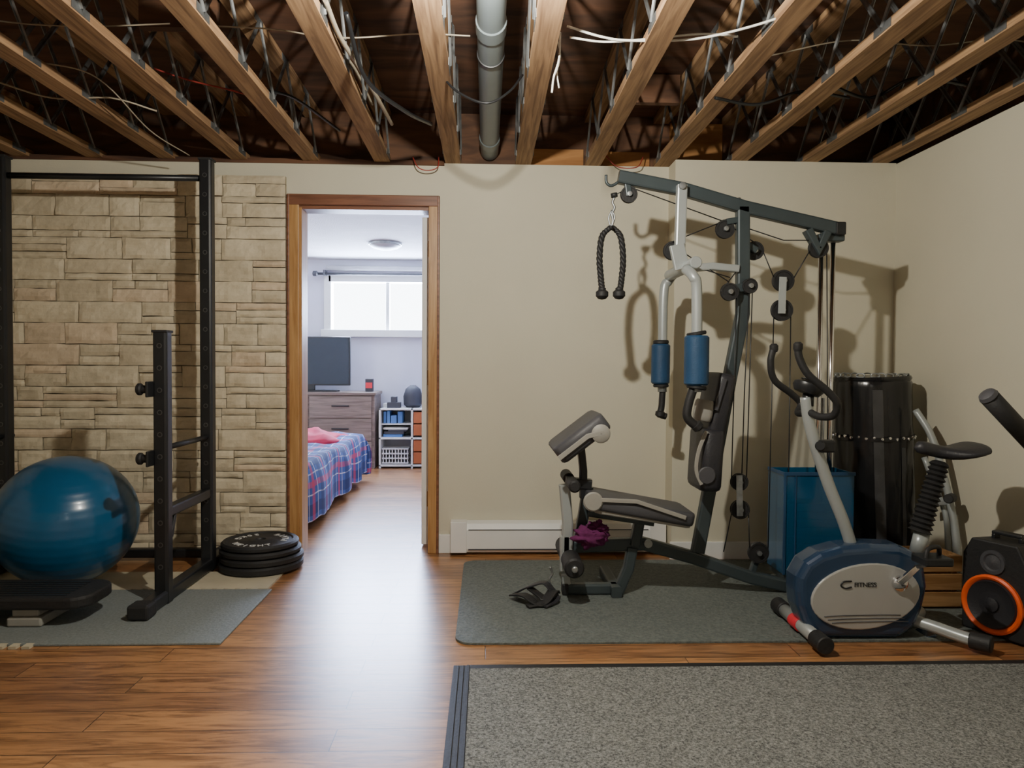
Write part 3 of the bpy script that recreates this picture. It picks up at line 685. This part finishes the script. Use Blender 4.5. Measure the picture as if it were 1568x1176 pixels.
def blob(name,c,s,m,p,seed,amp=.35):
    vs=[];fs=[];a,b=20,28
    for i in range(a+1):
        for j in range(b):
            t=math.pi*i/a;f=2*math.pi*j/b; dv=V((math.sin(t)*math.cos(f),math.sin(t)*math.sin(f),math.cos(t)))
            r=1+amp*noise.noise(dv*2.3+V((seed,0,0)))+amp*.5*noise.noise(dv*6+V((seed,3,0)))
            vs.append((c[0]+dv.x*s[0]*r,c[1]+dv.y*s[1]*r,c[2]+dv.z*s[2]*r))
    for i in range(a):
        for j in range(b): fs.append((i*b+j,i*b+(j+1)%b,(i+1)*b+(j+1)%b,(i+1)*b+j))
    return mk(name,vs,fs,m,p,smooth=True)
e3=empty('purple_towel',at(905,820,3.3)); q=at(904,822,3.32)
blob('folds',q,(.075,.06,.045),'purple',e3,3,.6); blob('corner',(q.x+.03,q.y,q.z+.04),(.045,.04,.03),'purple',e3,8,.7)

# ---------------- exercise bike ----------------
e=empty('exercise_bike',(1.6,2.87,0)); YC=2.87
def sil(px,py): return at(px,py,2.80)
out=[(1221,908),(1222,885),(1235,862),(1258,847),(1290,838),(1335,834),(1380,836),(1408,848),(1420,872),(1424,900),(1416,935),(1404,962),(1380,980),(1250,980),(1232,955),(1223,930)]
ext('shell',[sil(*p) for p in out],(0,.14,0),'navy',e,.035,5)
def ell(cx,cy,a,b,rot,n=40): 
    o=[]
    for k in range(n):
        t=2*math.pi*k/n; x=a*math.cos(t);y=b*math.sin(t); r=math.radians(rot); o.append((cx+x*math.cos(r)-y*math.sin(r),cy+x*math.sin(r)+y*math.cos(r)))
    return o
ext('side_cover',[at(x,y,2.79) for x,y in ell(1326,914,84,50,-8)],(0,.014,0),'cover',e,.005,2)
for s_ in (0,1,2):
    P=[at(1262+s_*6+k*9,940+s_*5-math.sin(k/13*math.pi)*-4-k*.3+ (k-6)**2*.12,2.789) for k in range(14)]
    tube('cover_swoosh',P,.0018,'padgrey',e,6)
tube('logo_ring',cat(A(2.789,(1304,890),(1292,891),(1288,897),(1295,901),(1304,899)),5),.0035,'black',e,6)
cu=bpy.data.curves.new('logo_text','FONT'); cu.body='FITNESS'; cu.size=.026; cu.extrude=.001; cu.materials.append(M['black'])
o=bpy.data.objects.new('logo_text',cu); o.location=at(1308,899,2.788); o.rotation_euler=(math.pi/2,0,0); link(o,e)
ext('lower_frame',A(2.82,(1238,958),(1255,975),(1300,982),(1400,982),(1436,972),(1437,986),(1400,991),(1255,990)),(0,.10,0),'navy',e,.008)
a=V((1.29,2.70,.045)); b=V((1.30,3.08,.045))
tube('front_stabiliser',[a,b],.027,'silver',e,20); cyl('stabiliser_cap',a+V((0,-.05,0)),a+V((0,.035,0)),.034,'rubber',e); cyl('stabiliser_cap',b+V((0,.05,0)),b+V((0,-.03,0)),.034,'rubber',e)
cyl('red_label',a+V((0,.17,0)),a+V((0,.24,0)),.0275,'red',e,.0005)
rect('front_leg',[(1.29,2.88,.05),(1.36,2.88,.08),(1.45,2.88,.10)],.05,.05,'navy',e)
a=V((1.905,2.68,.045)); b=V((1.88,3.02,.045))
tube('rear_stabiliser',cat([(1.74,2.87,.07),(1.80,2.80,.062),(1.86,2.735,.050),(1.905,2.68,.045)],6),.024,'silver',e,20)
tube('rear_stabiliser_far',cat([(1.74,2.87,.07),(1.80,2.93,.062),(1.85,2.98,.050),(1.88,3.02,.045)],6),.024,'silver',e,20)
cyl('stabiliser_cap',a+V((.03,-.03,0)),a+V((-.02,.025,0)),.033,'rubber',e)
tube('handlebar_post',cat(A(YC,(1308,850),(1292,800),(1268,740),(1248,680),(1238,640),(1234,608)),8),.0235,'silver',e,20)
lathe('post_collar',at(1306,848,YC),(-.25,0,1),[(.03,-.02),(.042,-.015),(.04,.02),(.028,.03)],'black',e,20)
box('tension_box',at(1264,683,YC-.02),(.065,.05,.05),'black',e,.008)
cyl('tension_knob',at(1256,683,YC-.02),at(1256,683,YC-.07),.02,'black',e)
tube('near_handle',cat([at(1222,528,2.72),at(1224,548,2.72),at(1238,574,2.71),at(1266,598,2.70),at(1282,618,2.70),at(1276,636,2.73),at(1255,638,2.79),at(1238,630,2.87)],8),.0145,'rubber',e)
tube('far_handle',cat([at(1185,530,3.02),at(1180,555,3.02),at(1186,582,3.03),at(1212,603,3.04),at(1226,618,3.04),at(1222,632,3.01),at(1232,632,2.95),at(1238,630,2.87)],8),.0145,'rubber',e)
for q in (at(1222,530,2.72),at(1185,532,3.02)): lathe('grip_tip',q,(0,0,1),[(.014,-.02),(.018,-.01),(.018,.008),(.01,.016)],'rubber',e,16)
lathe('console',at(1238,593,YC),(.35,0,.9),[(.01,-.03),(.05,-.025),(.062,-.005),(.06,.01),(.045,.018),(.01,.02)],'black',e,28)
lathe('console_screen',at(1241,588,YC),(.35,0,.9),[(.002,.010),(.042,.0105),(.042,.012),(.002,.013)],'screen',e,28)
tube('console_neck',A(YC,(1237,622),(1238,600)),.022,'black',e)
tube('seat_tube',A(YC,(1404,846),(1412,815)),.03,'silver',e,20)
a=at(1408,815,YC); b=at(1440,706,YC); L=(b-a).length; pr=[(.02,0)]
n=15
for i in range(n): pr+=[(.046-.008*i/n,L*(i+.2)/n),(.034-.006*i/n,L*(i+.75)/n)]
pr.append((.02,L)); lathe('bellows_post',a,b-a,pr,'rubber',e,24)
c=at(1400,688,YC).x; d=at(1502,688,YC).x; zc=at(1450,690,YC).z
vs=[];fs=[];N=18;K=20
for i in range(N+1):
    t=i/N; x=c+(d-c)*t; k_=max(0,min(1,(t-.25)/.5)); w=.028+.085*(k_**2*(3-2*k_))
    ed=min(1,math.sqrt(max(0,1-(max(0,(.12-t))/.12)**2)))*min(1,math.sqrt(max(0.0,1-(max(0,(t-.85))/.15)**2))); w*=max(.05,ed); hgt=.030*max(.1,ed)
    for k in range(K):
        f=2*math.pi*k/K; vs.append((x,YC+w*math.cos(f),zc+.012*math.cos(t*6)+hgt*math.sin(f)*(1 if math.sin(f)>0 else .8)))
for i in range(N):
    for k in range(K): fs.append((i*K+k,i*K+(k+1)%K,(i+1)*K+(k+1)%K,(i+1)*K+k))
fs+=[tuple(range(K)),tuple(range(N*K,N*K+K))]
mk('saddle',vs,fs,'paddark',e,smooth=True)
lathe('crank_hub',at(1377,893,2.79),(0,-1,0),[(.005,0),(.032,.0),(.03,.012),(.016,.02),(.005,.021)],'chrome',e,24)
rect('crank_arm',A(2.755,(1377,893),(1404,868)),.024,.014,'chrome',e)
q=at(1425,856,2.70)
multi('pedal',[(q.x-.055,q.x+.055,2.64,2.74,q.z-.016,q.z+.016)],'black',e,.006)
tube('pedal_strap',cat([(q.x-.045,2.66,q.z),(q.x-.03,2.67,q.z+.045),(q.x+.03,2.70,q.z+.045),(q.x+.045,2.72,q.z)],5),.009,'rubber',e,8)
tube('pedal_axle',[at(1404,868,2.755),(q.x,2.65,q.z)],.008,'galv',e)
rect('crank_arm_far',A(2.97,(1377,893),(1352,915)),.024,.014,'chrome',e)
q=at(1345,920,3.03); multi('pedal_far',[(q.x-.05,q.x+.05,2.98,3.08,q.z-.014,q.z+.014)],'black',e,.006)

# ---------------- corner objects ----------------
bx,by=2.055,3.74
e=empty('punching_bag',(bx,by,0))
c0=V((bx+.03,by,.012)); ax=V((-.045,.0,1)).normalized()
vs=[];fs=[];NA_,NH=64,40
def bagr(a,t):
    rb=.192-.018*max(0,(.25-t)/.25)
    return rb+.011*noise.noise(V((math.cos(a)*2.2,math.sin(a)*2.2,t*3.2)))+.005*noise.noise(V((math.cos(a)*7,math.sin(a)*7,t*6)))
for j in range(NH+1):
    h_=1.04*j/NH; t=j/NH
    for k in range(NA_):
        a=2*math.pi*k/NA_; r=bagr(a,t)*(.86 if j==0 else .97 if j==1 else .93 if j==NH else 1)
        vs.append(c0+ax*h_+V((math.cos(a)*r,math.sin(a)*r,0)))
for j in range(NH):
    for k in range(NA_): fs.append((j*NA_+k,j*NA_+(k+1)%NA_,(j+1)*NA_+(k+1)%NA_,(j+1)*NA_+k))
fs+=[tuple(range(NA_)),tuple(range(NH*NA_,NH*NA_+NA_))]
shade(mk('bag_body',vs,fs,'vinyl',e))
# repair tape strips following the surface
for a0,a1,t0,t1 in ((-2.05,-1.80,.05,.94),(-1.35,-1.22,.08,.66)):
    vs=[];fs=[]
    for j in range(31):
        t=t0+(t1-t0)*j/30
        for k in range(5):
            a=a0+(a1-a0)*k/4; r=bagr(a,t)+.0025; vs.append(c0+ax*(1.04*t)+V((math.cos(a)*r,math.sin(a)*r,0)))
    for j in range(30):
        for k in range(4): fs.append((j*5+k,j*5+k+1,j*5+k+6,j*5+k+5))
    mk('tape_strip',vs,fs,'duct',e,smooth=True)
for h_ in (.715,.08): lathe('seam_band',c0+ax*h_,ax,[(.190,0),(.200,.003),(.200,.022),(.190,.025)],'vinyl',e,48)
for i in range(34):
    a=2*math.pi*i/34; p_=c0+ax*.728+V((math.cos(a)*.199,math.sin(a)*.199,.006*(i%2)))
    lathe('rivet',p_,(math.cos(a),math.sin(a),0),[(.001,0),(.009,.0),(.007,.004),(.001,.005)],'chrome',e,8)
lathe('top_rim',c0+ax*1.02,ax,[(.17,0),(.188,.002),(.192,.012),(.186,.024),(.17,.026)],'vinyl',e,48)
for i in range(16):
    a=2*math.pi*i/16; q=c0+ax*1.047+V((math.cos(a)*.174,math.sin(a)*.174,0)); ta=V((-math.sin(a),math.cos(a),0))
    tube('chain_link',cat([q-ta*.020,q-ta*.013+V((0,0,.011)),q+ta*.013+V((0,0,.011)),q+ta*.020,q+ta*.013-V((0,0,.006)),q-ta*.013-V((0,0,.006)),q-ta*.020],3),.0042,'galv',e,6)
e=empty('folded_bag_stand',(2.2,3.4,0))
tube('leg',cat([at(1402,628,3.52),at(1425,665,3.46),at(1440,710,3.42),at(1455,770,3.38),at(1464,830,3.34),(2.235,3.32,.03)],6),.017,'silver',e)
tube('leg_2',cat([at(1415,700,3.56),at(1438,760,3.50),at(1450,800,3.46),(2.29,3.45,.03)],6),.014,'silver',e)
cyl('knob',at(1458,762,3.36),at(1452,764,3.30),.022,'rubber',e); rect('cross_brace',A(3.40,(1420,768,3.5),(1458,768)),.03,.03,'silver',e)
e=empty('wooden_crate',(2.03,3.25,0))
cb_=[]
for z in (.012,.095,.178): cb_+=[(1.90,2.16,3.16,3.175,z,z+.072),(1.90,2.16,3.335,3.35,z,z+.072),(1.90,1.915,3.175,3.335,z,z+.072),(2.145,2.16,3.175,3.335,z,z+.072)]
cb_+=[(1.915,1.94,3.175,3.2,.012,.25),(2.12,2.145,3.175,3.2,.012,.25),(1.90,2.16,3.16,3.35,.012,.022)]
multi('slats',cb_,'crate',e,.002)
# speaker
e=empty('party_speaker',(2.155,2.87,0)); T=Matrix.Translation((2.160,2.875,.012))@Matrix.Rotation(math.radians(-66),4,'Z')
w,dp,hh=.125,.105,.385
pts=[(-w,0),(-w,hh-.07),(-w+.035,hh),(w-.035,hh),(w,hh-.07),(w,0)]
vs=[(x,-dp,z) for x,z in pts]+[(x*.9,dp,z*.97) for x,z in pts]; n=6
mk('cabinet',vs,[tuple(range(n)),tuple(range(n,2*n))]+[(i,(i+1)%n,(i+1)%n+n,i+n) for i in range(n)],'rubber',e,bevel=.008,T=T)
lathe('woofer_ring',(0,-dp+.002,.128),(0,-1,0),[(.092,0),(.120,0),(.120,.014),(.112,.02),(.104,.016),(.094,.0)],'orange',e,48,T=T)
lathe('woofer_cone',(0,-dp,.128),(0,-1,0),[(.100,.003),(.094,.014),(.075,.004),(.03,.002),(.028,.012),(.002,.02)],'paddark',e,48,T=T)
lathe('tweeter',(0,-dp,.30),(0,-1,0),[(.05,0),(.048,.008),(.036,.008),(.03,.002),(.02,.003),(.002,.01)],'padgrey',e,32,T=T)
multi('handle',[(-.06,.06,-.02,.02,hh+.012,hh+.026),(-.06,-.045,-.02,.02,hh-.008,hh+.014),(.045,.06,-.02,.02,hh-.008,hh+.014)],'black',e,.004,T=T)
multi('side_grille',[(w*.92,w*.97,-.07+i*.022,-.06+i*.022,.05,.30) for i in range(7)],'black',e,T=T)
# elliptical trainer at right edge (mostly out of frame)
e=empty('elliptical_trainer',(1.95,2.25,0))
a=at(1514,607,2.3); b=at(1582,680,2.32)
tube('foam_grip',[a,a+(b-a)*.5,b],.030,'rubber',e,24); lathe('grip_cap',a+(b-a).normalized()*.004,(a-b),[(.028,0),(.031,.004),(.026,.016),(.01,.022)],'padgrey',e,24)
tube('handle_arm',cat([b,b+V((.08,.01,-.1)),b+V((.15,.02,-.3)),V((2.02,2.33,.30)),V((2.02,2.33,.06))],6),.022,'silver',e,16)
rect('base',[(1.90,2.33,.045),(2.28,2.33,.045)],.06,.06,'black',e); rect('base_cross',[(2.02,2.12,.045),(2.02,2.50,.045)],.06,.06,'black',e,up=(0,0,1))

# ---------------- lights ----------------
def point(name,loc,pw,col,r): 
    l=bpy.data.lights.new(name,'POINT'); l.energy=pw; l.color=col; l.shadow_soft_size=r; o=bpy.data.objects.new(name,l); o.location=loc; link(o,None)
def area(name,loc,rot,sx,sy,pw,col):
    l=bpy.data.lights.new(name,'AREA'); l.shape='RECTANGLE'; l.size=sx; l.size_y=sy; l.energy=pw; l.color=col
    o=bpy.data.objects.new(name,l); o.location=loc; o.rotation_euler=rot; link(o,None)
point('ceiling_bulb',(-.02,1.93,2.15),145,(1,.955,.84),.026)
point('rear_fill_light',(.4,-.7,2.10),12,(1,.95,.86),.08)  # unseen fill light added behind the camera
area('window_daylight',((WX0+WX1)/2,8.24,(WZ0+WZ1)/2),(math.radians(-90),0,0),WX1-WX0+.1,WZ1-WZ0+.1,420,(.58,.70,1))
point('bedroom_fill_light',(-2.4,6.2,1.95),14,(1,.93,.9),.15)  # added point light, no visible fixture; brightens the bedroom's far wall
w=bpy.data.worlds.new('sky'); bpy.context.scene.world=w; w.use_nodes=True
w.node_tree.nodes['Background'].inputs[0].default_value=(.85,.93,1,1); w.node_tree.nodes['Background'].inputs[1].default_value=10.0
# ---------------- camera ----------------
c=bpy.data.cameras.new('camera'); c.lens=FP/1568*36; c.sensor_width=36; c.sensor_fit='HORIZONTAL'; c.clip_start=.05
o=bpy.data.objects.new('camera',c)
B=-Fw; mw=Matrix(((Rt.x,Up.x,B.x,0),(Rt.y,Up.y,B.y,0),(Rt.z,Up.z,B.z,CAMZ),(0,0,0,1)))
bpy.context.collection.objects.link(o); o.matrix_world=mw
bpy.context.scene.camera=o
